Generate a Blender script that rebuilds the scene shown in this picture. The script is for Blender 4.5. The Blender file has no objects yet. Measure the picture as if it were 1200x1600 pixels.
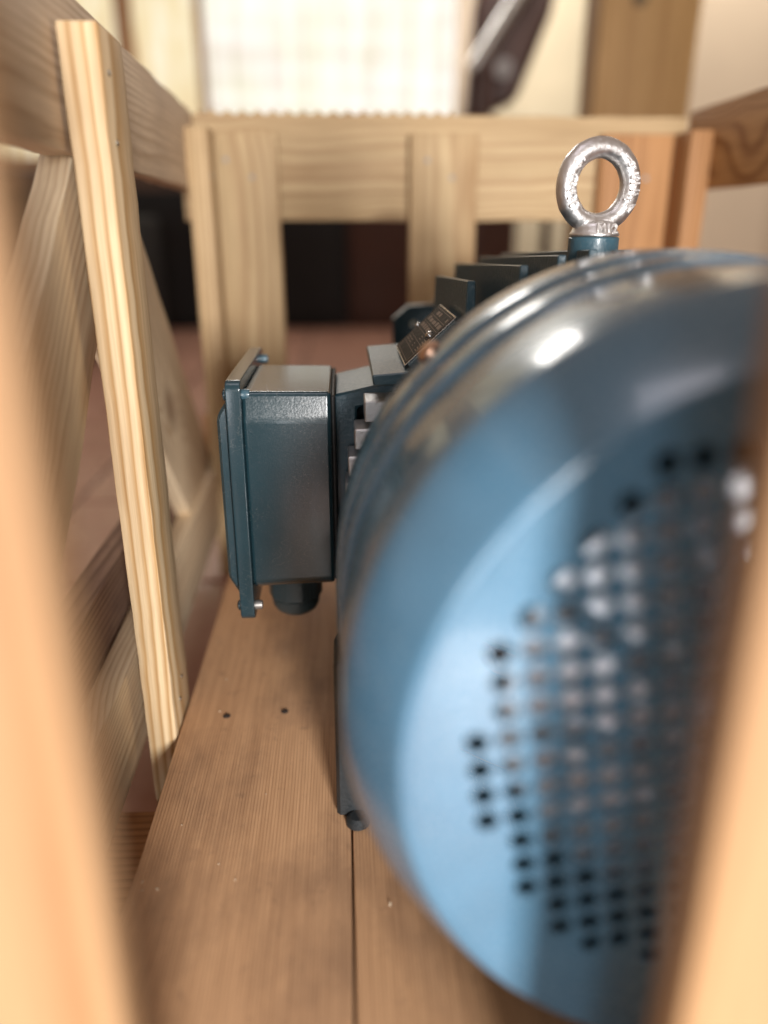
import bpy, bmesh, math, random
from mathutils import Vector, Matrix
random.seed(7)
R = math.radians
sc = bpy.context.scene
col = sc.collection
ZO = 0.42                      # height of the camera above the tiled floor; coordinates below are relative to the lens

# ------------------------------------------------------------------ camera, world, lamps
THETA, PSI = R(20.608), R(2.942)
cam = bpy.data.cameras.new("camera")
cam.sensor_fit = 'VERTICAL'; cam.sensor_height = 24.0; cam.lens = 1202 / 1600 * 24.0
cam.clip_start = 0.01; cam.clip_end = 60
cam.dof.use_dof = True; cam.dof.focus_distance = 0.475; cam.dof.aperture_fstop = 1.3
co = bpy.data.objects.new("camera", cam); col.objects.link(co)
co.location = (0, 0, ZO); co.rotation_euler = (R(90) - THETA, 0, -PSI)
sc.camera = co

wd = bpy.data.worlds.new("World"); sc.world = wd; wd.use_nodes = True
bg = wd.node_tree.nodes["Background"]
bg.inputs[0].default_value = (1.0, 0.75, 0.60, 1); bg.inputs[1].default_value = 0.32

def area(name, loc, target, sx, sy, power, color):
    l = bpy.data.lights.new(name, 'AREA'); l.shape = 'RECTANGLE'; l.size = sx; l.size_y = sy
    l.energy = power; l.color = color
    o = bpy.data.objects.new(name, l); col.objects.link(o)
    o.location = loc
    o.rotation_euler = (Vector(target) - Vector(loc)).to_track_quat('-Z', 'Y').to_euler()
    return o
area("door_light", (0.33, -1.25, ZO + 0.11), (0, 0.4, ZO - 0.15), 0.26, 0.34, 58, (1.0, 0.98, 0.96))
area("fan_fill_light", (-0.42, -2.1, ZO + 0.30), (0.1, 0.2, ZO - 0.12), 0.35, 0.5, 9, (0.90, 0.95, 1.0))  # added fill from behind left, brightens the fan seen through the grille
area("skylight", (-0.14, 0.10, ZO + 1.35), (-0.10, 0.3, ZO - 0.2), 0.50, 0.45, 2.0, (0.96, 0.91, 1.0))
area("floor_bounce", (-0.28, -0.95, ZO - 0.36), (0.09, 0.2, ZO - 0.18), 0.5, 0.3, 4.5, (0.93, 0.96, 1.0))  # added low fill in place of floor bounce, for the fan's lower half
area("window_light", (-0.3, 3.45, ZO + 1.5), (0, 0.5, ZO), 0.5, 0.24, 10, (1.0, 0.96, 0.90))
area("wall_fill_light", (0.75, 1.5, ZO + 1.9), (0.95, 3.4, ZO + 0.95), 0.8, 0.8, 13, (1.0, 0.95, 0.88)).data.spread = R(55)  # added fill without a source in the room, brightens the walls behind
sc.view_settings.view_transform = 'Standard'
sc.view_settings.look = 'None'
sc.view_settings.exposure = 0.0
sc.view_settings.gamma = 1.0

# ------------------------------------------------------------------ helpers
WM = {}
def tag(o, label=None, cat=None, group=None, kind=None):
    if label: o['label'] = label
    if cat: o['category'] = cat
    if group: o['group'] = group
    if kind: o['kind'] = kind
    return o
def thing(name, loc, label, cat, group=None):
    o = bpy.data.objects.new(name, None); col.objects.link(o); o.empty_display_size = .02
    o.location = (loc[0], loc[1], loc[2] + ZO); WM[o] = Matrix.Translation(o.location)
    return tag(o, label, cat, group)
def finish(me, mat, smooth):
    if mat: me.materials.append(mat)
    if smooth:
        me.polygons.foreach_set('use_smooth', [True] * len(me.polygons))
        me.set_sharp_from_angle(angle=R(smooth))
def link(name, me, M, parent):
    o = bpy.data.objects.new(name, me); col.objects.link(o)
    if parent:
        o.parent = parent
        o.matrix_basis = WM[parent].inverted() @ M
    else:
        o.matrix_basis = M
    WM[o] = M
    return o
def obj(name, bm, mat, parent=None, origin=None, smooth=35):
    """bm in lens-relative coordinates; linked as ONE mesh with its origin at `origin` or at its centre."""
    if origin is None:
        xs = [v.co for v in bm.verts]
        lo = Vector([min(v[i] for v in xs) for i in range(3)]); hi = Vector([max(v[i] for v in xs) for i in range(3)])
        origin = (lo + hi) / 2
    origin = Vector(origin)
    bmesh.ops.translate(bm, verts=bm.verts, vec=-origin)
    me = bpy.data.meshes.new(name); bm.to_mesh(me); bm.free(); finish(me, mat, smooth)
    return link(name, me, Matrix.Translation(origin + Vector((0, 0, ZO))), parent)
def add_box(bm, x0, x1, y0, y1, z0, z1, bev=0, seg=1):
    b = bmesh.new(); bmesh.ops.create_cube(b, size=1)
    for v in b.verts:
        v.co = Vector(((x0+x1)/2 + v.co.x*(x1-x0), (y0+y1)/2 + v.co.y*(y1-y0), (z0+z1)/2 + v.co.z*(z1-z0)))
    if bev: bmesh.ops.bevel(b, geom=b.edges[:], offset=bev, segments=seg, profile=.5, affect='EDGES')
    merge(bm, b)
def merge(bm, b, M=None):
    if M is not None: bmesh.ops.transform(b, matrix=M, verts=b.verts)
    me = bpy.data.meshes.new('tmp'); b.to_mesh(me); b.free(); bm.from_mesh(me); bpy.data.meshes.remove(me)
def box(*a, **k):
    bm = bmesh.new(); add_box(bm, *a, **k); return bm
def add_lathe(bm, prof, M, segs=96, cap=False):
    """prof: (height, radius) along local Z."""
    rings = []
    for (h_, r_) in prof:
        rings.append([bm.verts.new(M @ Vector((r_*math.cos(2*math.pi*i/segs), r_*math.sin(2*math.pi*i/segs), h_))) for i in range(segs)])
    for a, b in zip(rings, rings[1:]):
        for i in range(segs):
            j = (i+1) % segs
            bm.faces.new((a[i], a[j], b[j], b[i]))
    if cap:
        bm.faces.new(rings[0][::-1]); bm.faces.new(rings[-1])
    bmesh.ops.recalc_face_normals(bm, faces=bm.faces[:])
def add_prism(bm, pts, axis, a, b, bev=0):
    """polygon pts (2-D) pushed along axis 'x','y' or 'z' from a to b."""
    t = bmesh.new()
    def P(p, h_): return {'x': (h_, p[0], p[1]), 'y': (p[0], h_, p[1]), 'z': (p[0], p[1], h_)}[axis]
    A = [t.verts.new(P(p, a)) for p in pts]; B = [t.verts.new(P(p, b)) for p in pts]
    n = len(pts); t.faces.new(A); t.faces.new(B[::-1])
    for i in range(n): t.faces.new((A[i], B[i], B[(i+1) % n], A[(i+1) % n]))
    bmesh.ops.recalc_face_normals(t, faces=t.faces[:])
    if bev: bmesh.ops.bevel(t, geom=t.edges[:], offset=bev, segments=1, affect='EDGES')
    merge(bm, t)
def board(name, p0, p1, wdir, w, t, mat, parent, bev=.0012, rough=.0005, cuts=14):
    """A sawn board from p0 to p1 (axis), width w along wdir, thickness t; its grain runs along its local X."""
    p0, p1 = Vector(p0), Vector(p1); L = (p1-p0).length
    X = (p1-p0).normalized(); Y = Vector(wdir); Y = (Y - X*Y.dot(X)).normalized(); Z = X.cross(Y)
    bm = bmesh.new(); bmesh.ops.create_cube(bm, size=1)
    for v in bm.verts: v.co = Vector((v.co.x*L, v.co.y*w, v.co.z*t))
    es = [e for e in bm.edges if abs((e.verts[0].co - e.verts[1].co).x) > L*.5]
    bmesh.ops.subdivide_edges(bm, edges=es, cuts=cuts)
    rnd = random.Random(name + str(round(p0.x, 3)) + str(round(p0.y, 3)) + str(round(p0.z, 3)))
    for v in bm.verts:
        v.co.y += rnd.uniform(-rough, rough); v.co.z += rnd.uniform(-rough, rough)*.6
    le = [e for e in bm.edges if e.is_manifold and e.calc_face_angle(0) > .8]
    bmesh.ops.bevel(bm, geom=le, offset=bev, segments=2, profile=.5, affect='EDGES')
    me = bpy.data.meshes.new(name); bm.to_mesh(me); bm.free(); finish(me, mat, 30)
    M = Matrix((X, Y, Z)).transposed().to_4x4(); M.translation = (p0+p1)/2 + Vector((0, 0, ZO))
    return link(name, me, M, parent)

# ------------------------------------------------------------------ materials
class NT:
    def __init__(s, name):
        s.m = bpy.data.materials.new(name); s.m.use_nodes = True; s.t = s.m.node_tree
        s.b = s.t.nodes["Principled BSDF"]; s.out = s.t.nodes["Material Output"]
    def n(s, typ, **k):
        nd = s.t.nodes.new(typ)
        for a, v in k.items():
            if a.startswith('i_'):
                key = a[2:]; key = int(key) if key.isdigit() else key.replace('_', ' ')
                if isinstance(v, bpy.types.NodeSocket): s.t.links.new(v, nd.inputs[key])
                else: nd.inputs[key].default_value = v
            else: setattr(nd, a, v)
        return nd
    def math(s, op, a, b=0.0, c=None):
        nd = s.n('ShaderNodeMath', operation=op)
        for i, v in enumerate((a, b) if c is None else (a, b, c)):
            if isinstance(v, bpy.types.NodeSocket): s.t.links.new(v, nd.inputs[i])
            else: nd.inputs[i].default_value = v
        return nd.outputs[0]
    def noise(s, vec, scale, detail=3, rough=.5, dist=0):
        nd = s.n('ShaderNodeTexNoise', i_Vector=vec); nd.inputs['Scale'].default_value = scale
        nd.inputs['Detail'].default_value = detail; nd.inputs['Roughness'].default_value = rough; nd.inputs['Distortion'].default_value = dist
        return nd.outputs[0]
    def ramp(s, fac, stops, interp='LINEAR'):
        nd = s.n('ShaderNodeValToRGB', i_Fac=fac); cr = nd.color_ramp; cr.interpolation = interp
        while len(cr.elements) < len(stops): cr.elements.new(.5)
        for e, (p, c) in zip(cr.elements, stops):
            e.position = p; e.color = (*c, 1) if hasattr(c, '__len__') else (c, c, c, 1)
        return nd.outputs[0]
    def mix(s, fac, a, b, mode='MIX'):
        nd = s.n('ShaderNodeMix', data_type='RGBA', blend_type=mode)
        for i, v in ((0, fac), (6, a), (7, b)):
            if isinstance(v, bpy.types.NodeSocket): s.t.links.new(v, nd.inputs[i])
            else: nd.inputs[i].default_value = v if i == 0 else ((*v, 1) if len(v) == 3 else v)
        return nd.outputs[2]
    def scale(s, vec, v):
        nd = s.n('ShaderNodeVectorMath', operation='MULTIPLY', i_0=vec); nd.inputs[1].default_value = v; return nd.outputs[0]
    def bump(s, hgt, strength, dist, normal=None):
        nd = s.n('ShaderNodeBump', i_Height=hgt); nd.inputs['Strength'].default_value = strength; nd.inputs['Distance'].default_value = dist
        if normal: s.t.links.new(normal, nd.inputs['Normal'])
        return nd.outputs[0]
    def set(s, **k):
        for a, v in k.items():
            key = a.replace('_', ' ')
            if isinstance(v, bpy.types.NodeSocket): s.t.links.new(v, s.b.inputs[key])
            else: s.b.inputs[key].default_value = (*v, 1) if hasattr(v, '__len__') and len(v) == 3 else v

def wood(name, light, dark, ring=.0052, contrast=1.0, knots=0.0, dirt=0.0, dirtcol=(.10, .06, .04), rough=.62, seed=0.0, wav=.004, quarter=False):
    w = NT(name)
    tc = w.n('ShaderNodeTexCoord').outputs['Object']
    rnd = w.n('ShaderNodeObjectInfo').outputs['Random']
    off = w.n('ShaderNodeCombineXYZ', i_X=w.math('MULTIPLY_ADD', rnd, 7.3, seed), i_Y=w.math('MULTIPLY', rnd, 0.0), i_Z=0.0).outputs[0]
    p = w.n('ShaderNodeVectorMath', operation='ADD', i_0=tc, i_1=off).outputs[0]
    sep = w.n('ShaderNodeSeparateXYZ', i_0=p)
    warp = w.noise(w.scale(p, (2.2, 14, 14)), 1.0, 2)
    warp2 = w.noise(w.scale(p, (1.4, 9, 9)), 1.3, 1)
    r1 = w.math('FRACT', w.math('MULTIPLY', rnd, 13.7)); r2 = w.math('FRACT', w.math('MULTIPLY', rnd, 29.3))
    yy = w.math('ADD', sep.outputs[1], w.math('MULTIPLY_ADD', r1, .09, -.045))
    yy = w.math('MULTIPLY_ADD', warp2, wav*5, yy)
    zz = w.math('ADD', sep.outputs[2], w.math('MULTIPLY_ADD', r2, -.06, -.055))
    rad = w.math('SQRT', w.math('ADD', w.math('MULTIPLY', yy, yy), w.math('MULTIPLY', zz, zz)))
    rad = w.math('MULTIPLY_ADD', warp, wav*2, rad)
    kd = None
    if knots:
        v = w.n('ShaderNodeTexVoronoi', i_Vector=w.scale(p, (5.2, 9, 9))); v.inputs['Scale'].default_value = 1.0
        kd = w.math('POWER', 2.718, w.math('MULTIPLY', w.math('MULTIPLY', v.outputs['Distance'], v.outputs['Distance']), -14.0))
        rad = w.math('MULTIPLY_ADD', kd, .045*knots, rad)
    if quarter: rad = w.math('MULTIPLY_ADD', warp, wav*3, w.math('MULTIPLY_ADD', sep.outputs[2], .3, sep.outputs[1]))
    ph = w.math('FRACT', w.math('DIVIDE', rad, ring))
    late = w.ramp(ph, [(0, 0.25), (.12, 0), (.45, .08), (.78, .8), (.88, 1.0), (.97, .35), (1, .25)])
    amp = w.noise(w.scale(p, (.6, 30, 30)), 1.0, 1)
    late = w.math('MULTIPLY', late, w.math('MULTIPLY_ADD', amp, 1.1*contrast, .35*contrast))
    fib = w.noise(w.scale(p, (26, 1100, 1100)), 1.0, 3, .6)
    fib2 = w.noise(w.scale(p, (9, 260, 260)), 1.0, 2, .6)
    c = w.mix(late, light, dark)
    tone = w.noise(w.scale(p, (2.5, 11, 11)), 1.0, 3)
    c = w.mix(1.0, c, w.ramp(tone, [(.25, (.84, .80, .76)), (.75, (1.06, 1.04, 1.0))]), 'MULTIPLY')
    c = w.mix(1.0, c, w.ramp(fib, [(.2, (.84, .82, .80)), (.7, (1.04, 1.04, 1.04))]), 'MULTIPLY')
    c = w.mix(.7, c, w.ramp(fib2, [(.25, (.78, .74, .70)), (.6, (1.05, 1.05, 1.04))]), 'MULTIPLY')
    if kd is not None:
        c = w.mix(w.ramp(kd, [(.55, 0), (.93, .85)]), c, (dark[0]*.45, dark[1]*.38, dark[2]*.35))
    if dirt:
        d1 = w.noise(w.scale(p, (9, 15, 15)), 1.0, 5, .62)
        c = w.mix(w.math('MULTIPLY', w.ramp(d1, [(.46, 0), (.68, 1)]), dirt), c, dirtcol)
        d2 = w.noise(w.scale(p, (70, 90, 90)), 1.0, 4, .6)
        c = w.mix(w.math('MULTIPLY', w.ramp(d2, [(.60, 0), (.74, 1)]), dirt*.7), c, dirtcol)
        d3 = w.noise(w.scale(p, (14, 40, 40)), 1.0, 4, .6)
        c = w.mix(w.math('MULTIPLY', w.ramp(d3, [(.58, 0), (.8, 1)]), dirt*.5), c, (light[0]*1.25, light[1]*1.2, light[2]*1.15))
    hgt = w.math('ADD', w.math('MULTIPLY', fib, .6), w.math('ADD', w.math('MULTIPLY', fib2, .6), w.math('MULTIPLY', late, -.5)))
    w.set(Base_Color=c, Roughness=w.ramp(fib2, [(.2, rough+.12), (.8, rough-.08)]), Normal=w.bump(hgt, .45, .0006))
    w.set(Specular_IOR_Level=.35)
    return w.m
PINE = wood('pine', (.76, .60, .39), (.52, .32, .14), .0056, 1.15)
PINE_PALE = wood('pine_pale', (.80, .68, .50), (.58, .43, .28), .003, 1.0, knots=.35, dirt=.12, dirtcol=(.35, .27, .20), seed=8.2)
PINE_TAN = wood('pine_tan', (.56, .425, .25), (.37, .23, .115), .006, .9, knots=.22, dirt=.1, dirtcol=(.3, .2, .12), seed=9.1)
PINE_WARM = wood('pine_warm', (.37, .235, .125), (.275, .145, .062), .012, .9, dirt=.15, dirtcol=(.35, .2, .1), seed=10.4)
PINE_KNOT = wood('pine_knotty', (.52, .30, .13), (.30, .14, .05), .0062, 1.0, knots=.6, seed=2.0)
PINE_GREY = wood('pine_weathered', (.70, .575, .435), (.50, .37, .25), .0034, 1.0, dirt=.25, dirtcol=(.30, .22, .17), seed=1.3)
PINE_ROUGH = wood('pine_rough_sawn', (.40, .27, .20), (.20, .12, .08), .004, 1.2, dirt=.7, dirtcol=(.17, .10, .08), rough=.8, seed=4.3)
PINE_RED = wood('pine_orange', (.50, .27, .12), (.30, .14, .055), .0052, .9, seed=3.1)
DECK = wood('deck_board', (.66, .405, .235), (.45, .255, .135), .0019, .60, dirt=.50, dirtcol=(.15, .085, .055), rough=.55, seed=5.1, wav=.0018, quarter=True)

def paint(name, base, rough=.22, peel=.10, pscale=700, coat=.25, metal=0, cast=0):
    w = NT(name); tc = w.n('ShaderNodeTexCoord').outputs['Object']
    n1 = w.noise(tc, pscale, 3, .55); n2 = w.noise(tc, 28, 3)
    c = w.mix(w.ramp(n2, [(.35, 0), (.7, 1)]), base, tuple(v*.86 for v in base))
    nm = w.bump(n1, peel, .0004)
    if cast: nm = w.bump(w.noise(tc, 260, 4, .6), cast, .0010, nm)
    w.set(Base_Color=c, Roughness=w.ramp(n1, [(.3, rough*.85), (.7, rough*1.2)]), Normal=nm, Metallic=metal, Coat_Weight=coat, Coat_Roughness=.08)
    return w.m
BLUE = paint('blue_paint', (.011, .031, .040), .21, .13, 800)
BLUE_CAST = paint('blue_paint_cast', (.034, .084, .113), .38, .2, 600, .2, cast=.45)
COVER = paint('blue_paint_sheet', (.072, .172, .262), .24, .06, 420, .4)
COVER.node_tree.nodes['Principled BSDF'].inputs['IOR'].default_value = 1.72
ZINC = paint('zinc_plated_steel', (.80, .78, .77), .38, .16, 420, 0, 1.0, cast=.35)
STEEL = paint('bright_steel', (.66, .65, .63), .25, .1, 600, 0, 1.0)
COPPER = paint('copper_toned_screw', (.66, .42, .30), .3, .1, 600, 0, 1.0)
BLACK_PL = paint('black_plastic', (.042, .066, .076), .36, .2, 500, 0)
FOOT = paint('black_cast_iron', (.012, .015, .017), .5, .2, 500, 0, cast=.4)
GASKET = paint('rubber_gasket', (.012, .012, .012), .6, .1, 500, 0)
FAN_AL = paint('cast_aluminium_fan', (.88, .90, .94), .42, .1, 400, 0, .6)
PLATE = paint('black_nameplate', (.012, .010, .009), .5, .02, 300, 0)
PLATE.node_tree.nodes['Principled BSDF'].inputs['Specular IOR Level'].default_value = .12
PRINT = paint('nameplate_print', (.20, .14, .10), .5, .02, 300, 0)
NAIL = paint('dull_nail_steel', (.36, .34, .32), .45, .2, 500, 0, .8)
HOLE = paint('nail_hole', (.03, .02, .015), .8, .2, 300, 0)
def dusty(mat, base, amt=.35):
    """thin pale dust and fine scuffs over a paint"""
    t = mat.node_tree; b = t.nodes['Principled BSDF']; l = b.inputs['Base Color'].links[0]; src = l.from_socket
    w = NT.__new__(NT); w.m, w.t, w.b = mat, t, b
    tc = w.n('ShaderNodeTexCoord').outputs['Object']
    d = w.math('MULTIPLY', w.ramp(w.noise(tc, 900, 2, .7), [(.58, 0), (.72, 1)]), w.ramp(w.noise(tc, 18, 4, .6), [(.4, .15), (.7, 1)]))
    v = w.n('ShaderNodeTexWave', i_Vector=w.scale(tc, (40, 3, 170))); v.inputs['Scale'].default_value = 1.0; v.inputs['Distortion'].default_value = 14; v.inputs['Detail'].default_value = 3
    sc2 = w.math('MULTIPLY', w.ramp(v.outputs[1], [(.965, 0), (1, 1)]), w.ramp(w.noise(tc, 30, 2), [(.52, 0), (.6, .5)]))
    f = w.math('MULTIPLY', w.math('MAXIMUM', d, sc2), amt)
    t.links.new(w.mix(f, src, (.34, .31, .27)), b.inputs['Base Color'])
    r = b.inputs['Roughness'].links[0].from_socket
    t.links.new(w.math('MULTIPLY_ADD', f, .5, r), b.inputs['Roughness'])
dusty(COVER, None, .30); dusty(BLUE, None, .16); dusty(BLUE_CAST, None, .3)
def plain(name, c, rough=.6, var=.15, sc_=6.0, emis=0):
    w = NT(name); tc = w.n('ShaderNodeTexCoord').outputs['Object']
    n1 = w.noise(tc, sc_, 4, .55)
    cc = w.mix(w.ramp(n1, [(.3, 0), (.7, 1)]), c, tuple(v*(1-var) for v in c))
    w.set(Base_Color=cc, Roughness=rough)
    return w.m

# ------------------------------------------------------------------ floor: terracotta tiles on a grout bed
g = NT('grout'); gtc = g.n('ShaderNodeTexCoord').outputs['Object']
g.set(Base_Color=g.ramp(g.noise(gtc, 60, 3), [(.3, (.07, .045, .04)), (.7, (.11, .075, .06))]), Roughness=.9)
floor = obj('floor', box(-4, 4, -4, 7, -.60, -.4235), g.m, origin=(0, 0, -.42), smooth=0)
tag(floor, kind='structure')
t = NT('terracotta_tile'); ttc = t.n('ShaderNodeTexCoord').outputs['Object']; tr = t.n('ShaderNodeObjectInfo').outputs['Random']
tp = t.n('ShaderNodeVectorMath', operation='ADD', i_0=ttc, i_1=t.n('ShaderNodeCombineXYZ', i_X=t.math('MULTIPLY', tr, 31.0)).outputs[0]).outputs[0]
tcol = t.ramp(t.noise(tp, 9, 5, .6), [(.25, (.42, .21, .145)), (.5, (.55, .305, .225)), (.75, (.64, .39, .30))])
tcol = t.mix(t.math('MULTIPLY', tr, .35), tcol, (.40, .20, .14))
t.set(Base_Color=tcol, Roughness=t.ramp(t.noise(tp, 22, 3), [(.3, .24), (.7, .42)]), Normal=t.bump(t.noise(tp, 30, 3), .15, .002))
TS = .304; tb = bmesh.new(); add_box(tb, -TS/2+.003, TS/2-.003, -TS/2+.003, TS/2-.003, -.008, 0, bev=.0018)
tme = bpy.data.meshes.new('floor_tile'); tb.to_mesh(tme); tb.free(); finish(tme, t.m, 0)
X0, Y0 = -.435, .882
rt = random.Random(3)
for i in range(-5, 8):
    for j in range(-4, 10):
        x, y = X0 + (i+.5)*TS, Y0 + (j+.5)*TS
        if abs(x) > .75 + y*.55 and y > 0: continue
        M = Matrix.Translation((x, y, rt.uniform(-.0006, .0006))) @ Matrix.Rotation(rt.uniform(-.002, .002), 4, 'X')
        link('floor_tile', tme, M, floor)

# ------------------------------------------------------------------ the crate
crate = thing('wooden_crate', (.13, .55, -.42), 'open pine crate of studs, rails and braces around the blue motor', 'crate')
ZB, ZT = -.418, .094            # foot and head of the uprights
def nail(parent, p, axis, r=.0022, mat=None):
    bm = bmesh.new()
    q = {'x': Matrix.Rotation(R(90), 4, 'Y'), '-y': Matrix.Rotation(R(90), 4, 'X'), 'z': Matrix.Identity(4)}[axis]
    add_lathe(bm, [(-.004, r*.9), (.0004, r), (.0009, r*.7), (.0010, .0001)], Matrix.Translation(p) @ q, 12)
    return obj('nail', bm, mat or NAIL, parent)
# floor boards, along Y
bw = .1172
for k in range(5):
    x0 = -.118 + k*.1183 - (0.0003 if k == 0 else 0)
    x1 = x0 + bw; 
    if k == 4: x1 = .4
    zz = -.341 + (0 if k == 0 else random.uniform(-.0012, .0002))
    b = board('floor_board', ((x0+x1)/2, .06, zz), ((x0+x1)/2, .945, zz), (1, 0, 0), x1-x0, .022, DECK, crate, bev=.0012, rough=.0002, cuts=24)
    if k == 0:
        for (nx, ny) in ((-.0885, .4685), (-.0475, .472)):
            nail(b, (nx, ny, -.3302), 'z', .0028, HOLE)
# cross skids below
for y0, y1 in ((.08, .18), (.50, .60), (.83, .93)):
    board('skid', (-.112, (y0+y1)/2, -.387), (.39, (y0+y1)/2, -.387), (0, 1, 0), y1-y0, .066, PINE_ROUGH, crate)
board('skid', (-.20, .32, -.402), (-.020, .32, -.402), (0, 1, 0), .235, .035, PINE_RED, crate)
# left side: stud, rail, corner stud, braces, bottom planks
st = board('stud', (-.1300, .473, ZB), (-.1300, .473, ZT), (0, 1, 0), .048, .0200, PINE, crate, rough=.0004, cuts=30)
for (ny, nz) in ((.462, .073), (.464, .040), (.478, -.302), (.468, -.314)):
    nail(st, (-.1199, ny, nz), 'x', .0017, STEEL)
cs = board('stud', (-.150, .918, ZB), (-.150, .918, ZT), (0, 1, 0), .045, .0235, PINE_TAN, crate, rough=.0004)
nail(cs, (-.1380, .906, .047), 'x', .003)
board('rail', (-.1385, .137, .075), (-.1745, .962, .075), (0, 0, 1), .080, .020, PINE_GREY, crate, rough=.0008, cuts=30)
xs = lambda y: -.1385 - (y-.137)*.0436 - .004
def brace(name, ya, za, yb, zb, w, mat, dx=0):
    return board(name, (xs(ya)+dx, ya, za), (xs(yb)+dx, yb, zb), (0, 0, 1), w, .018, mat, crate, rough=.0008)
brace('diagonal_brace', .505, .004, .165, -.263, .084, PINE_PALE)
brace('diagonal_brace', .500, .034, .885, -.315, .130, PINE_PALE, -.001)
board('rail', (-.1505, .10, -.316), (-.168, .95, -.316), (0, 0, 1), .072, .020, PINE_PALE, crate, rough=.0008)
board('plank', (-.1735, .10, -.294), (-.190, .95, -.294), (0, 0, 1), .116, .020, PINE_ROUGH, crate, rough=.0015)
# back panel: uprights in front, rails behind
for (x0, x1, m) in ((-.148, -.071, PINE_TAN), (.079, .156, PINE_TAN), (.299, .385, PINE_RED)):
    b = board('upright_board', ((x0+x1)/2, .961, ZB), ((x0+x1)/2, .961, ZT), (1, 0, 0), x1-x0, .020, m, crate)
    for (nx, nz) in ((.25, .066), (.62, .048)):
        nail(b, (x0+(x1-x0)*nx, .9508, nz), '-y', .0028)
br = board('rail', (-.182, .982, .058), (.402, .982, .058), (0, 0, 1), .112, .020, PINE_TAN, crate, rough=.0006, cuts=24)
# wavy strip along the top edge of the back rail (peaks between hollows)
bm = bmesh.new(); pts = []
n = 17; xa, xb = -.160, .128
for i in range(n):
    for k in range(8):
        u = k/8; pts.append((xa + (xb-xa)*(i+u)/n, .1138 + .0058*(abs(2*u-1)**1.4)))
pts += [(xb, .1213), (xb, .1137), (xa, .1137)]
q = bmesh.new(); vs = [q.verts.new((p[0], .9735, p[1])) for p in pts]; f_ = q.faces.new(vs)
ex = bmesh.ops.extrude_face_region(q, geom=[f_]); bmesh.ops.translate(q, verts=[v for v in ex['geom'] if isinstance(v, bmesh.types.BMVert)], vec=(0, .004, 0))
bmesh.ops.recalc_face_normals(q, faces=q.faces[:]); merge(bm, q)
obj('wavy_edge_strip', bm, PINE_TAN, br, smooth=20)
board('rail', (-.182, .982, -.29), (.402, .982, -.29), (0, 0, 1), .12, .020, PINE_RED, crate)
# right side
cr_ = board('stud', (.392, .925, ZB), (.392, .925, ZT), (0, 1, 0), .045, .0235, PINE_RED, crate)
board('rail', (.4135, .137, .078), (.4135, .972, .078), (0, 0, 1), .084, .020, PINE_KNOT, crate, rough=.0008)
board('rail', (.4135, .10, -.316), (.4135, .95, -.316), (0, 0, 1), .072, .020, PINE_GREY, crate)
# front uprights, close to the lens
board('upright_board', (-.0890, .1305, ZB), (-.0890, .1305, ZT), (1, 0, 0), .074, .0150, PINE_WARM, crate, rough=.0004)
board('upright_board', (.1128, .1305, ZB), (.1128, .1305, ZT), (1, 0, 0), .074, .0150, PINE_WARM, crate, rough=.0004)

# ------------------------------------------------------------------ the motor
AX, AZ = .153, -.170
motor = thing('electric_motor', (AX, .56, -.33), 'blue electric motor with perforated fan cover and terminal box', 'motor')
AXM = Matrix.Translation((AX, 0, AZ)) @ Matrix.Rotation(R(-90), 4, 'X')      # local Z -> +Y
def lathe(name, prof, mat, parent, segs=160, smooth=30):
    bm = bmesh.new(); add_lathe(bm, prof, AXM, segs); return obj(name, bm, mat, parent, smooth=smooth)
def on_ring(a, r, y):      # angle measured from straight left, towards the top
    return Vector((AX - r*math.cos(R(a)), y, AZ + r*math.sin(R(a))))
# fan cover shell
prof = [(.2065, .1335), (.2050, .1345), (.2050, .1366), (.2055, .1376), (.2064, .1384)]
for k in range(1, 17):                               # coned shoulder that rounds over into the barrel
    t_ = k/16; prof.append((.2064 + .036*t_, .1384 + .0192*(1 - (1-t_)**1.35)))
prof = [(y, r - (.0010 if y > .21 else 0)*min(1, (y-.21)/.03)) for (y, r) in prof]
prof += [(.296, .1566), (.298, .1564), (.3000, .1550), (.3030, .1546), (.3050, .1550), (.3068, .1568), (.3090, .1578), (.330, .1580), (.3320, .1577), (.3345, .1558), (.3375, .1552), (.3400, .1560), (.3425, .1580), (.3460, .1590), (.378, .1590), (.3805, .1582), (.381, .1570), (.381, .1545), (.25, .1535), (.2085, .1360), (.2065, .1345)]
cover = lathe('fan_cover', prof, COVER, motor)
# perforated face: a real sheet with holes
cu = bpy.data.curves.new('grille', 'CURVE'); cu.dimensions = '2D'; cu.fill_mode = 'BOTH'; cu.extrude = .0008
def circ(cx, cy, r, n_):
    s = cu.splines.new('POLY'); s.points.add(n_-1); s.use_cyclic_u = True
    for i in range(n_): s.points[i].co = (cx + r*math.cos(2*math.pi*i/n_), cy + r*math.sin(2*math.pi*i/n_), 0, 1)
circ(0, 0, .1342, 128)
PITCH, ROT = .01068, R(8.6); HR = .0040
ox, oz = (.0512 - AX), (-.1564 - AZ)           # one hole read off the photograph
ca, sa = math.cos(ROT), math.sin(ROT)
for i in range(-26, 27):
    for j in range(-26, 27):
        x = ox + PITCH*(i*ca - j*sa); z = oz + PITCH*(i*sa + j*ca)
        if math.hypot(x, z - .012) < .1130: circ(x, z, HR, 14)
to = bpy.data.objects.new('tmp', cu); col.objects.link(to)
bpy.context.view_layer.update()
gm = bpy.data.meshes.new_from_object(to.evaluated_get(bpy.context.evaluated_depsgraph_get()))
bpy.data.objects.remove(to); bpy.data.curves.remove(cu)
bm = bmesh.new(); bm.from_mesh(gm); bpy.data.meshes.remove(gm)
bmesh.ops.transform(bm, matrix=Matrix.Translation((AX, .2058, AZ)) @ Matrix.Rotation(R(90), 4, 'X'), verts=bm.verts)
obj('perforated_grille', bm, COVER, cover, smooth=0)
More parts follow.
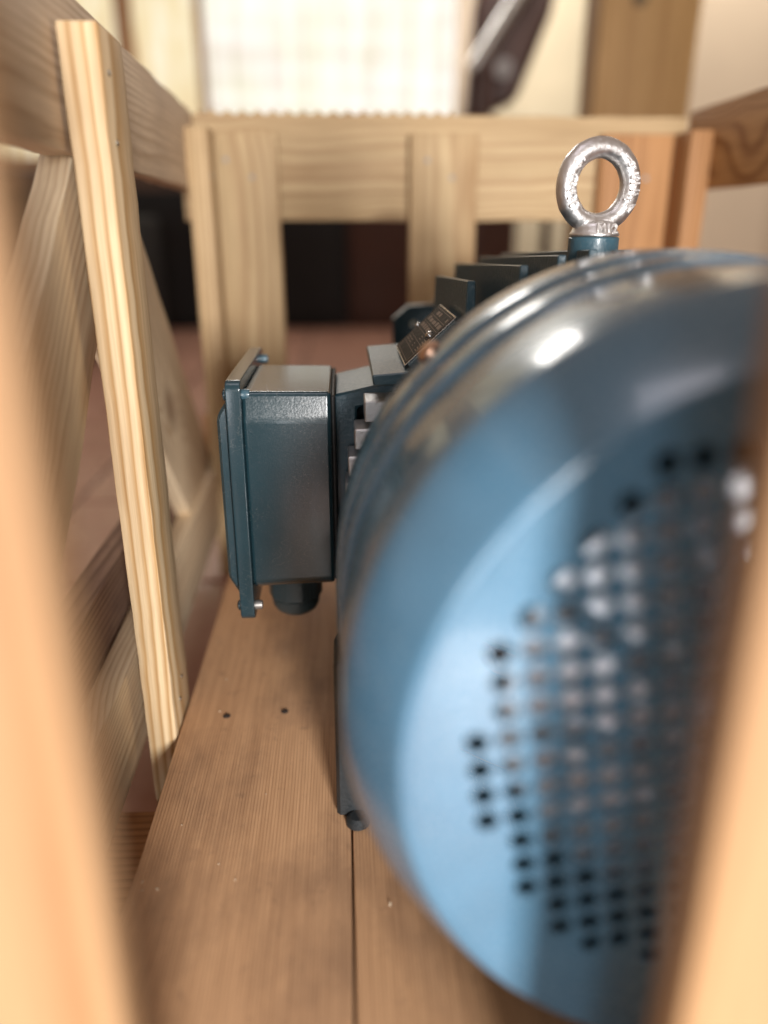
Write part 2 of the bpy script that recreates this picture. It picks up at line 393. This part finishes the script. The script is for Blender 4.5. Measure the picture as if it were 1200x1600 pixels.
# screws on the cover rim
for a in (45, 135, 225, 315):
    p = on_ring(a, .1588, .366); nrm = (p - Vector((AX, .372, AZ))).normalized()
    bm = bmesh.new(); add_lathe(bm, [(-.004, .004), (.0, .0062), (.002, .0060), (.0042, .0035), (.0045, .0001)], Matrix.Translation(p) @ nrm.to_track_quat('Z', 'Y').to_matrix().to_4x4(), 20)
    obj('cover_screw', bm, COPPER, cover)
# fan behind the grille
fan = lathe('cooling_fan', [(.2420, .0001), (.2170, .030), (.2400, .0965), (.2430, .0965), (.2455, .0001)], FAN_AL, motor, 64, smooth=20)
for k in range(11):
    bm = bmesh.new()
    add_box(bm, .034, .0955, -.0016, .0016, -.011, .004, .0006)
    for v in bm.verts: v.co.z += (v.co.x - .03)*.34; v.co.y += (v.co.z)*.5
    bmesh.ops.transform(bm, matrix=AXM @ Matrix.Translation((0, 0, .217)) @ Matrix.Rotation(R(k*360/11+9), 4, 'Z'), verts=bm.verts)
    obj('fan_blade', bm, FAN_AL, fan)
bm = bmesh.new(); add_lathe(bm, [(.211, .0001), (.211, .018), (.213, .021), (.222, .0215)], AXM, 48); obj('fan_hub', bm, BLACK_PL, fan)
# end shields and body
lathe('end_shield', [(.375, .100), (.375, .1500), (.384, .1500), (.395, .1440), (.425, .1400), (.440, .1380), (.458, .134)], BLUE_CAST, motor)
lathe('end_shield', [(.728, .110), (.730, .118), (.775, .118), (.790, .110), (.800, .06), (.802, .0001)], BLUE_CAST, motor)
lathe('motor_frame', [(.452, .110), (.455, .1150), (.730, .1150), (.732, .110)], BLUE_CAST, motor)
# upright fins along the top
for (x, ya, yb, r_) in ((.0747, .462, .624, .159), (.104, .457, .725, .1552), (.1255, .457, .725, .1552), (.1434, .457, .715, .1560), (.1632, .457, .715, .1560), (.1826, .457, .715, .1558), (.2010, .457, .715, .1555), (.2220, .457, .725, .1550)):
    zt = AZ + math.sqrt(max(r_**2 - (x-AX)**2, 1e-6)); zb = AZ + math.sqrt(max(.112**2 - (x-AX)**2, 1e-6))
    bm = bmesh.new()
    add_prism(bm, [(x-.0042, zb-.004), (x+.0042, zb-.004), (x+.0024, zt), (x-.0024, zt)], 'y', ya, yb, .0006)
    for v in bm.verts:
        if v.co.z > zt - .003: v.co.z -= (v.co.y - ya)*.043          # the tops fall away towards the far end
    obj('cooling_fin', bm, BLUE_CAST, motor)
# flat fins along the left flank, their highlights put into a silvery colour
FIN_SHINE = paint('fin_highlight_silver', (.74, .75, .76), .42, .3, 420, 0, .8, cast=.7)
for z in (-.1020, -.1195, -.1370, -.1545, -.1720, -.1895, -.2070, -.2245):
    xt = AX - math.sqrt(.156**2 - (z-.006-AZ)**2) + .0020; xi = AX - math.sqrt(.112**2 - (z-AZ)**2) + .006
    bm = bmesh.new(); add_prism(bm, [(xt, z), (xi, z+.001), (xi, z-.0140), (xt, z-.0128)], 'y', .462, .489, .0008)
    fo = obj('cooling_fin', bm, FIN_SHINE, motor); fo['label'] = 'fin with its highlight coloured silver beside the terminal box'
# the thick flat fin under the name plate
bm = bmesh.new(); add_prism(bm, [(.0165, -.0850), (.062, -.0815), (.062, -.0905), (.0172, -.0915)], 'y', .457, .573, .0008)
obj('cooling_fin', bm, BLUE_CAST, motor)
# name plate on its slanted pad
n1, n2 = Vector((.0363, .468, -.0812)), Vector((.0672, .468, -.0524))
uv = (n2-n1).normalized(); L = (n2-n1).length
NM = Matrix((uv, Vector((0, 1, 0)), uv.cross(Vector((0, 1, 0))))).transposed().to_4x4(); NM.translation = n1 + uv*(L/2) + Vector((0, .0385, 0))
def local(bm): bmesh.ops.transform(bm, matrix=NM, verts=bm.verts); return bm
obj('plate_pad', local(box(-L/2+.002, L/2-.002, -.042, .036, -.030, -.0012, .0006)), BLUE_CAST, motor)
npl = obj('name_plate', local(box(-L/2, L/2, -.0385, .0385, -.0010, 0.0, .0003)), STEEL, motor)
obj('plate_face', local(box(-L/2+.0011, L/2-.0011, -.0373, .0373, -.0003, .0003)), PLATE, npl, smooth=0)
bm = bmesh.new(); rp = random.Random(5)
def ln(x0, x1, y0, y1): add_box(bm, x0, x1, y0, y1, .0003, .00045)
W = L - .005
ln(-W/2, W/2, .0345, .0350); ln(-W/2, W/2, -.0350, -.0345); ln(-W/2, -W/2+.0003, -.035, .035); ln(W/2-.0003, W/2, -.035, .035)
for k in range(1, 6):
    x = -W/2 + W*k/6; ln(x-.00015, x+.00015, -.035, .035)
for k in range(6):
    xa_ = -W/2 + W*k/6 + .0010; xb_ = xa_ + W/6 - .0018
    y = -.032
    while y < .030:
        ll = rp.uniform(.004, .012)
        if rp.random() < (.35 if k < 3 else .75):
            if k >= 3: ln(xa_ + (xb_-xa_)*.15, xb_ - (xb_-xa_)*rp.uniform(.05, .3), y, min(y+ll, .032))
            else:
                for s_ in (.15, .6): ln(xa_ + (xb_-xa_)*s_, xa_ + (xb_-xa_)*(s_+.16), y, min(y+ll, .032))
        y += ll + .003
obj('printed_cells', bm and local(bm), PRINT, npl, smooth=0)
bm = bmesh.new(); add_lathe(bm, [(0, .0022), (.0010, .0020), (.0016, .0010), (.0017, .0001)], NM @ Matrix.Translation((0, .0372, .0003)), 14); obj('rivet', bm, STEEL, npl)
bm = bmesh.new(); add_lathe(bm, [(0, .0030), (.0015, .0028), (.0026, .0014), (.0027, .0001)], NM @ Matrix.Translation((.002, -.026, .0003)), 16); obj('rivet', bm, STEEL, npl)
# lug of the far end shield, with its hole
bm = bmesh.new()
cu = bpy.data.curves.new('lug', 'CURVE'); cu.dimensions = '2D'; cu.fill_mode = 'BOTH'; cu.extrude = .008; cu.bevel_depth = .001
s = cu.splines.new('POLY'); P = [(.0605, -.0730), (.115, -.0690), (.125, -.17), (.047, -.17), (.0470, -.0840)]
s.points.add(len(P)-1); s.use_cyclic_u = True
for i, p in enumerate(P): s.points[i].co = (p[0], p[1], 0, 1)
circ(.0655, -.0885, .0045, 20)
to = bpy.data.objects.new('tmp', cu); col.objects.link(to); bpy.context.view_layer.update()
gm = bpy.data.meshes.new_from_object(to.evaluated_get(bpy.context.evaluated_depsgraph_get())); bpy.data.objects.remove(to)
bm.from_mesh(gm); bmesh.ops.transform(bm, matrix=Matrix.Translation((0, .738, 0)) @ Matrix.Rotation(R(90), 4, 'X'), verts=bm.verts)
obj('shield_lug', bm, BLUE, motor)
# feet
for sx in (-1, 1):
    bm = bmesh.new()
    P = [(-.162, -.330), (-.085, -.330), (-.085, -.312), (-.095, -.25), (-.150, -.215), (-.162, -.225)]
    P = [(AX + (p[0] if sx < 0 else -p[0]), p[1]) for p in P]
    add_prism(bm, P, 'y', .364, .395, .002)
    add_prism(bm, [(P[0][0], -.330), (P[1][0], -.330), (P[1][0], -.310), (P[0][0], -.308)], 'y', .392, .66, .002)
    ft = obj('foot', bm, FOOT, motor)
    bm = bmesh.new(); add_lathe(bm, [(-.330, .0070), (-.327, .0068), (-.3250, .0045), (-.3248, .0001)], Matrix.Translation((AX + sx*.150, .3595, 0)), 20)
    obj('foot_bolt', bm, FOOT, ft)
# lifting eye bolt on its boss
bm = bmesh.new(); add_lathe(bm, [(-.045, .0152), (-.0088, .0150), (-.0080, .0142), (-.0080, .0001)], Matrix.Translation((AX, .490, 0)), 40); obj('lifting_boss', bm, BLUE_CAST, motor)
EB = Matrix.Translation((AX, .490, -.0078)) @ Matrix.Rotation(R(12), 4, 'Z')
bm = bmesh.new()
for i in range(96):
    pass
MR, TR = .0210, .0061
rings = []
for i in range(96):
    a = 2*math.pi*i/96
    rings.append([bm.verts.new(((MR + TR*1.0*math.cos(b))*math.cos(a), TR*1.05*math.sin(b), .0282 + (MR + TR*math.cos(b))*math.sin(a))) for b in [2*math.pi*k/28 for k in range(28)]])
for i in range(96):
    A, B = rings[i], rings[(i+1) % 96]
    for k in range(28): bm.faces.new((A[k], A[(k+1) % 28], B[(k+1) % 28], B[k]))
add_lathe(bm, [(0, .0001), (0, .0146), (.0006, .0150), (.0016, .0149), (.0030, .0138), (.0050, .0130), (.0068, .0122), (.0085, .0100), (.0095, .0060), (.0098, .0001)], Matrix.Identity(4), 48)
for v in bm.verts:                                   # forging flash and small unevenness
    k = Vector((math.sin(v.co.x*900), math.sin(v.co.y*1100+1), math.sin(v.co.z*1000+2)))*.00012; v.co += k
bmesh.ops.recalc_face_normals(bm, faces=bm.faces[:])
bmesh.ops.transform(bm, matrix=EB, verts=bm.verts)
eye = obj('lifting_eyebolt', bm, ZINC, motor, smooth=60)
def glyph(ch, size, ext):
    c = bpy.data.curves.new('g', 'FONT'); c.body = ch; c.size = size; c.extrude = ext; c.align_x = 'CENTER'; c.align_y = 'CENTER'; c.bevel_depth = .00016; c.resolution_u = 3; c.offset = .00012
    o = bpy.data.objects.new('g', c); col.objects.link(o); bpy.context.view_layer.update()
    m = bpy.data.meshes.new_from_object(o.evaluated_get(bpy.context.evaluated_depsgraph_get()))
    bpy.data.objects.remove(o); bpy.data.curves.remove(c)
    b = bmesh.new(); b.from_mesh(m); bpy.data.meshes.remove(m); return b
def emboss(chars, size):
    bm = bmesh.new()
    for ch, ang in chars:                            # ang: degrees clockwise from the top
        a = R(90 - ang)
        M = EB @ Matrix.Translation((MR*math.cos(a), -TR*1.05 + .0001, .0282 + MR*math.sin(a))) @ Matrix.Rotation(-R(ang), 4, 'Y').inverted().inverted() @ Matrix.Rotation(R(90), 4, 'X')
        merge(bm, glyph(ch, size, .0010), M)
    return obj('embossed_mark', bm, ZINC, eye, smooth=40)
emboss([('C', -120), ('G', -107), ('M', -93), ('C', -79), ('1', -64), ('5', -53)], .0074)
emboss([('1', 44), ('9', 58), ('.', 68), ('0', 77), ('H', 91), ('I', 103), ('W', 117)], .0080)
bm = bmesh.new(); merge(bm, glyph('M12', .0078, .0006), EB @ Matrix.Translation((0.001, -.0132, .0042)) @ Matrix.Rotation(R(78), 4, 'X'))
obj('embossed_mark', bm, ZINC, eye, smooth=40)

# terminal box
YB = .460
tbx = thing
def rbox(x0, x1, y0, y1, z0, z1, ch, rd, inset=0):
    """box along X with chamfered long edges: profile in Y-Z"""
    return [(y0, z0+ch), (y0+ch, z0), (y1-ch, z0), (y1, z0+ch), (y1, z1-ch), (y1-ch, z1), (y0+ch, z1), (y0, z1-ch)]
bm = bmesh.new()
b = bmesh.new()
chz, chy = .0165, .0035                      # the upper front edge has a broad bevel
prf = [(YB, -.2215), (YB+.006, -.2270), (.560, -.2270), (.566, -.2205), (.566, -.101), (.560, -.0955), (YB+chy, -.0955), (YB, -.0955-chz)]
A = [b.verts.new((-.0625, p[0], p[1])) for p in prf]; cy, cz = .513, -.158
B_ = [b.verts.new((-.0085, cy + (p[0]-cy)*.985 + .0008, cz + (p[1]-cz)*.985)) for p in prf]
b.faces.new(A); b.faces.new(B_[::-1])
for i in range(8): b.faces.new((A[i], B_[i], B_[(i+1) % 8], A[(i+1) % 8]))
bmesh.ops.recalc_face_normals(b, faces=b.faces[:])
bmesh.ops.bevel(b, geom=b.edges[:], offset=.0028, segments=4, profile=.5, affect='EDGES')
merge(bm, b)
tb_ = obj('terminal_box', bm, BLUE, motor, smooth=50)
b = bmesh.new(); add_box(b, -.0087, -.0062, YB+.004, .562, -.222, -.0985, .0008); obj('gasket', b, GASKET, tb_)
# its flange and cover plate
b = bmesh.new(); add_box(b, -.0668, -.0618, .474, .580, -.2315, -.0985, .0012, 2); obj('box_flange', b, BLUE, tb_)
b = bmesh.new()
q = bmesh.new(); add_box(q, -.0715, -.0622, .457, .597, -.2480, -.0880)
ed = [e for e in q.edges if abs((e.verts[0].co-e.verts[1].co).x) > .005]
bmesh.ops.bevel(q, geom=ed, offset=.006, segments=5, profile=.5, affect='EDGES')
bmesh.ops.bevel(q, geom=[e for e in q.edges if e.calc_face_angle(0) > .9], offset=.0010, segments=2, profile=.5, affect='EDGES')
merge(b, q)
cov = obj('box_cover', b, BLUE, tb_)
b = bmesh.new(); add_prism(b, [(-.0714, -.234), (-.0780, -.222), (-.0790, -.219), (-.0790, -.113), (-.0775, -.109), (-.0714, -.100)], 'y', .466, .588, .0018)
obj('cover_dome', b, BLUE, cov)
for (y, z) in ((.4655, -.0975), (.590, -.0965), (.4655, -.2400), (.590, -.2400)):
    b = bmesh.new(); add_lathe(b, [(0, .0036), (.0018, .0036), (.0028, .0022), (.003, .0001)], Matrix.Translation((-.0714, y, z)) @ Matrix.Rotation(R(-90), 4, 'Y'), 16); obj('cover_screw', b, BLUE, cov)
    b = bmesh.new(); add_lathe(b, [(0, .0032), (.002, .0034), (.0045, .0030), (.005, .0001)], Matrix.Translation((-.0623, y, z)) @ Matrix.Rotation(R(90), 4, 'Y'), 16); obj('screw_nut', b, BLUE_CAST if z > -.2 else NAIL, cov)
# cable gland below
b = bmesh.new(); GM = Matrix.Translation((-.0385, .512, -.0040))
add_lathe(b, [(-.222, .0172), (-.2300, .0160)], GM, 48)
t2 = bmesh.new(); add_lathe(t2, [(-.2300, .0150), (-.2306, .0186), (-.2315, .0196), (-.2500, .0194), (-.2512, .0180)], GM, 10)
bmesh.ops.bevel(t2, geom=[e for e in t2.edges if abs(e.verts[0].co.z - e.verts[1].co.z) > .01], offset=.0007, segments=1, affect='EDGES')
merge(b, t2)
for k in range(40):                                  # grip ribs on every second flat
    a = k*math.pi/20
    if (k//4) % 2: continue
    t3 = bmesh.new(); add_box(t3, .0180, .0193, -.0006, .0006, -.2480, -.2330)
    merge(b, t3, GM @ Matrix.Rotation(a + .03, 4, 'Z'))
t2 = bmesh.new(); add_lathe(t2, [(-.2505, .0150), (-.2515, .0176), (-.2570, .0170), (-.2610, .0150), (-.2640, .0110), (-.2650, .0001)], GM, 48)
merge(b, t2); gl = obj('cable_gland', b, BLACK_PL, tb_)
# neck between frame and box
b = bmesh.new()
pts = [(-.0070, -.2100), (-.0070, -.1035), (.0290, -.0955), (.045, -.094), (.045, -.106), (.030, -.108), (.0075, -.112), (.0050, -.2100)]
add_prism(b, pts, 'y', .490, .566, .0014)
add_box(b, .004, .070, .530, .565, -.225, -.1085, .001)
obj('box_neck', b, BLUE_CAST, motor)

# ------------------------------------------------------------------ the room behind
YW = 3.7; s = YW/3
lk = NT('window_cloth_pane'); ltc = lk.n('ShaderNodeTexCoord').outputs['Object']
vb = lk.noise(lk.scale(ltc, (14, 1, .6)), 1.0, 3, .6); hb = lk.noise(lk.scale(ltc, (.6, 1, 11)), 1.0, 3, .6)
pl = lk.math('ADD', lk.math('MULTIPLY', vb, .6), lk.math('MULTIPLY', hb, .4))
blot = lk.noise(lk.scale(ltc, (5, 1, 4)), 1.0, 3, .6)
pc = lk.mix(lk.ramp(blot, [(.4, 0), (.7, .6)]), (1.0, .95, .88), (.86, .86, .62))
lk.set(Base_Color=(.05, .05, .05), Roughness=.9, Emission_Color=lk.mix(1.0, pc, lk.ramp(pl, [(.36, (.70, .64, .56)), (.55, (1, 1, 1))]), 'MULTIPLY'), Emission_Strength=1.12)
ly = NT('window_amber_pane'); ytc = ly.n('ShaderNodeTexCoord').outputs['Object']
yv = ly.noise(ly.scale(ytc, (16, 1, 3)), 1.0, 3, .6)
ly.set(Base_Color=(.1, .08, .05), Roughness=.5, Emission_Color=ly.ramp(yv, [(.35, (.80, .60, .34)), (.5, (.90, .76, .46)), (.65, (1.0, .90, .70))]), Emission_Strength=1.0)
FRAME = plain('orange_window_wood', (.52, .27, .12), .5, .25, 5)
win = thing('window', (-.2*s, YW, .2), 'bright window with pale cloth panes and orange wooden mullions above the crate', 'window')
def pane(name, x0, x1, m): obj(name, box(x0*s, x1*s, YW, YW+.01, .26, 1.5), m, win, smooth=0)
pane('pane', -.45, .40, lk.m); pane('pane', -.68, -.475, ly.m); pane('pane', -1.25, -.73, ly.m)
for x0, x1 in ((-.475, -.448), (-.735, -.68), (-1.30, -1.25)):
    obj('mullion', box(x0*s, x1*s, YW-.03, YW+.02, .26, 1.5, .003), FRAME, win)
obj('sill', box(-1.30*s, .45*s, YW-.05, YW+.03, .22, .26, .003), FRAME, win)
PALE = plain('pale_frame_wood', (.55, .43, .31), .5, .2, 5)
obj('jamb', box(.398*s, .452*s, YW-.03, YW+.02, .26, 1.5, .003), PALE, win)
wl = obj('wall', box(.452*s, 4.0, YW, YW+.1, -.42, 1.5), plain('cream_plaster', (.60, .52, .37), .8, .15, 3), smooth=0)
tag(wl, 'cream plaster wall beside the bright window', 'wall')
wl2 = obj('wall', box(-4.0, .450*s, YW+.04, YW+.14, -.42, .215), plain('brown_plaster', (.16, .09, .06), .8, .2, 3), smooth=0)
tag(wl2, 'low brown wall under the bright window', 'wall')
wl3 = obj('wall', box(.98, 3.6, 2.6, 2.68, -.42, 1.5), plain('beige_plaster', (.74, .60, .43), .8, .12, 2), smooth=0)
wl4 = obj('wall', box(-5.0, -1.62, YW-.02, YW+.08, -.42, 1.5), plain('orange_wall_boards', (.34, .17, .07), .7, .3, 3), smooth=0)
tag(wl4, 'orange brown wall at far left seen under the side rail', 'wall')
tag(wl3, 'beige wall panel right of the big wooden post', 'wall')
post = thing('wooden_post', (.62, 1.85, -.42), 'square brown wooden post with a dark knot behind the crate', 'post')
BROWN = wood('brown_post_wood', (.40, .25, .105), (.30, .165, .06), .011, .7, seed=6.0)
board('post_shaft', (.636, 1.85, -.42), (.636, 1.85, 1.2), (1, 0, 0), .205, .12, BROWN, post, rough=.001)
bm = bmesh.new(); add_lathe(bm, [(-.002, .018), (.0005, .016), (.001, .0001)], Matrix.Translation((.610, 1.79, .425)) @ Matrix.Rotation(R(90), 4, 'X'), 24); obj('knot', bm, plain('dark_knot', (.14, .09, .04), .7), post)
DK = plain('black_lacquer', (.008, .0065, .006), .8, .3, 4); DR = plain('dark_red_wood', (.050, .014, .005), .8, .3, 4)
cab = thing('cabinet', (-.7, 3.45, -.42), 'black cabinet standing on the tiles under the window', 'cabinet')
obj('carcass', box(-1.5, .02, 3.36, 3.60, -.42, .12, .004), DK, cab)
for x0 in (-1.48, -.98, -.48): obj('door', box(x0, x0+.47, 3.34, 3.359, -.38, .09, .003), DK, cab)
cab2 = thing('cabinet', (.3, 3.45, -.42), 'dark red wooden cabinet right of the black one', 'cabinet')
obj('carcass', box(.024, .72, 3.36, 3.60, -.42, .12, .004), DR, cab2)
for x0 in (.04, .39): obj('door', box(x0, x0+.32, 3.34, 3.359, -.38, .09, .003), DR, cab2)
cab3 = thing('bench', (-1.3, 2.75, -.42), 'black low bench on the tiles at the left behind the crate', 'bench')
obj('seat_box', box(-2.4, -.66, 2.62, 3.0, -.40, .02, .01), DK, cab3)
for x0 in (-2.38, -.72): obj('leg', box(x0, x0+.05, 2.63, 2.68, -.42, -.399), DK, cab3)
# dark chair with a silver tube, out of focus
ch = thing('chair', (.50, 2.75, -.42), 'dark maroon chair with a silver tubular arm beside the window', 'chair')
MAR = plain('maroon_leather', (.060, .022, .014), .5, .3, 8); TUBE = STEEL
bm = bmesh.new(); add_prism(bm, [(.40, .30), (.56, .36), (.665, .62), (.66, .90), (.50, .95), (.42, .62)], 'y', 2.72, 2.80, .02); obj('backrest', bm, MAR, ch)
obj('seat', box(.38, .72, 2.45, 2.80, .06, .12, .02), MAR, ch)
for (x, y) in ((.40, 2.47), (.70, 2.47), (.40, 2.78), (.70, 2.78)): obj('leg', box(x-.015, x+.015, y-.015, y+.015, -.42, .06, .004), MAR, ch)
def tube(name, p0, p1, r, mat, parent):
    p0, p1 = Vector(p0), Vector(p1); b = bmesh.new()
    add_lathe(b, [(0, .0001), (0, r), ((p1-p0).length, r), ((p1-p0).length, .0001)], Matrix.Translation(p0) @ (p1-p0).to_track_quat('Z', 'Y').to_matrix().to_4x4(), 20)
    return obj(name, b, mat, parent)
tube('arm_tube', (.41, 2.66, .44), (.585, 2.66, .70), .024, TUBE, ch)
tube('arm_post', (.455, 2.66, .10), (.455, 2.66, .48), .020, MAR, ch)
bm = bmesh.new(); add_lathe(bm, [(-.01, .0001), (-.01, .03), (.01, .03), (.01, .0001)], Matrix.Translation((.50, 2.655, .44)) @ Matrix.Rotation(R(90), 4, 'X'), 24); obj('arm_disc', bm, plain('grey_rubber', (.25, .23, .22), .6), ch)

# sawdust, crumbs and slivers on the floor boards
bm = bmesh.new(); rs = random.Random(11)
for i in range(26):
    x, y = rs.uniform(-.112, .02), rs.uniform(.30, .75)
    if rs.random() < .35: x = rs.gauss(-.112, .006); x = max(x, -.117)
    L = rs.choice([.0003, .0004, .0005, .0008, .0016]) * rs.uniform(.7, 1.3); w_ = min(L, .0007)*rs.uniform(.5, 1); a = rs.uniform(0, 6.28)
    b = bmesh.new(); bmesh.ops.create_cube(b, size=1)
    for v in b.verts: v.co = Vector((v.co.x*L*(1+.3*v.co.y), v.co.y*w_, v.co.z*.0004 + (.0003 if v.co.x > 0 else 0)))
    merge(bm, b, Matrix.Translation((x, y, -.3297)) @ Matrix.Rotation(a, 4, 'Z'))
sd = obj('sawdust', bm, plain('sawdust_crumbs', (.72, .60, .44), .9, .3, 300), smooth=0)
tag(sd, 'pale sawdust crumbs scattered on the deck boards', 'sawdust', kind='stuff')
bm = bmesh.new(); b = bmesh.new(); bmesh.ops.create_icosphere(b, subdivisions=2, radius=.0032)
for v in b.verts: v.co = Vector((v.co.x*.5, v.co.y*1.9 , v.co.z*.5)) * (1 + .25*math.sin(v.co.x*2000+v.co.y*900))
merge(bm, b, Matrix.Translation((-.131, .415, -.3825)) @ Matrix.Rotation(.4, 4, 'Z'))
fl = obj('foam_flake', bm, plain('white_foam', (.85, .85, .85), .7), smooth=30)
tag(fl, 'tiny white foam flake lying in the gap beside the left stud', 'flake')

for o in bpy.data.objects:
    if o.type == 'MESH' and o.name.split('.')[0] in ('terminal_box', 'box_cover', 'cover_dome', 'box_flange', 'box_neck', 'cooling_fin', 'foot'):
        m_ = o.modifiers.new('weighted_normal', 'WEIGHTED_NORMAL'); m_.keep_sharp = True
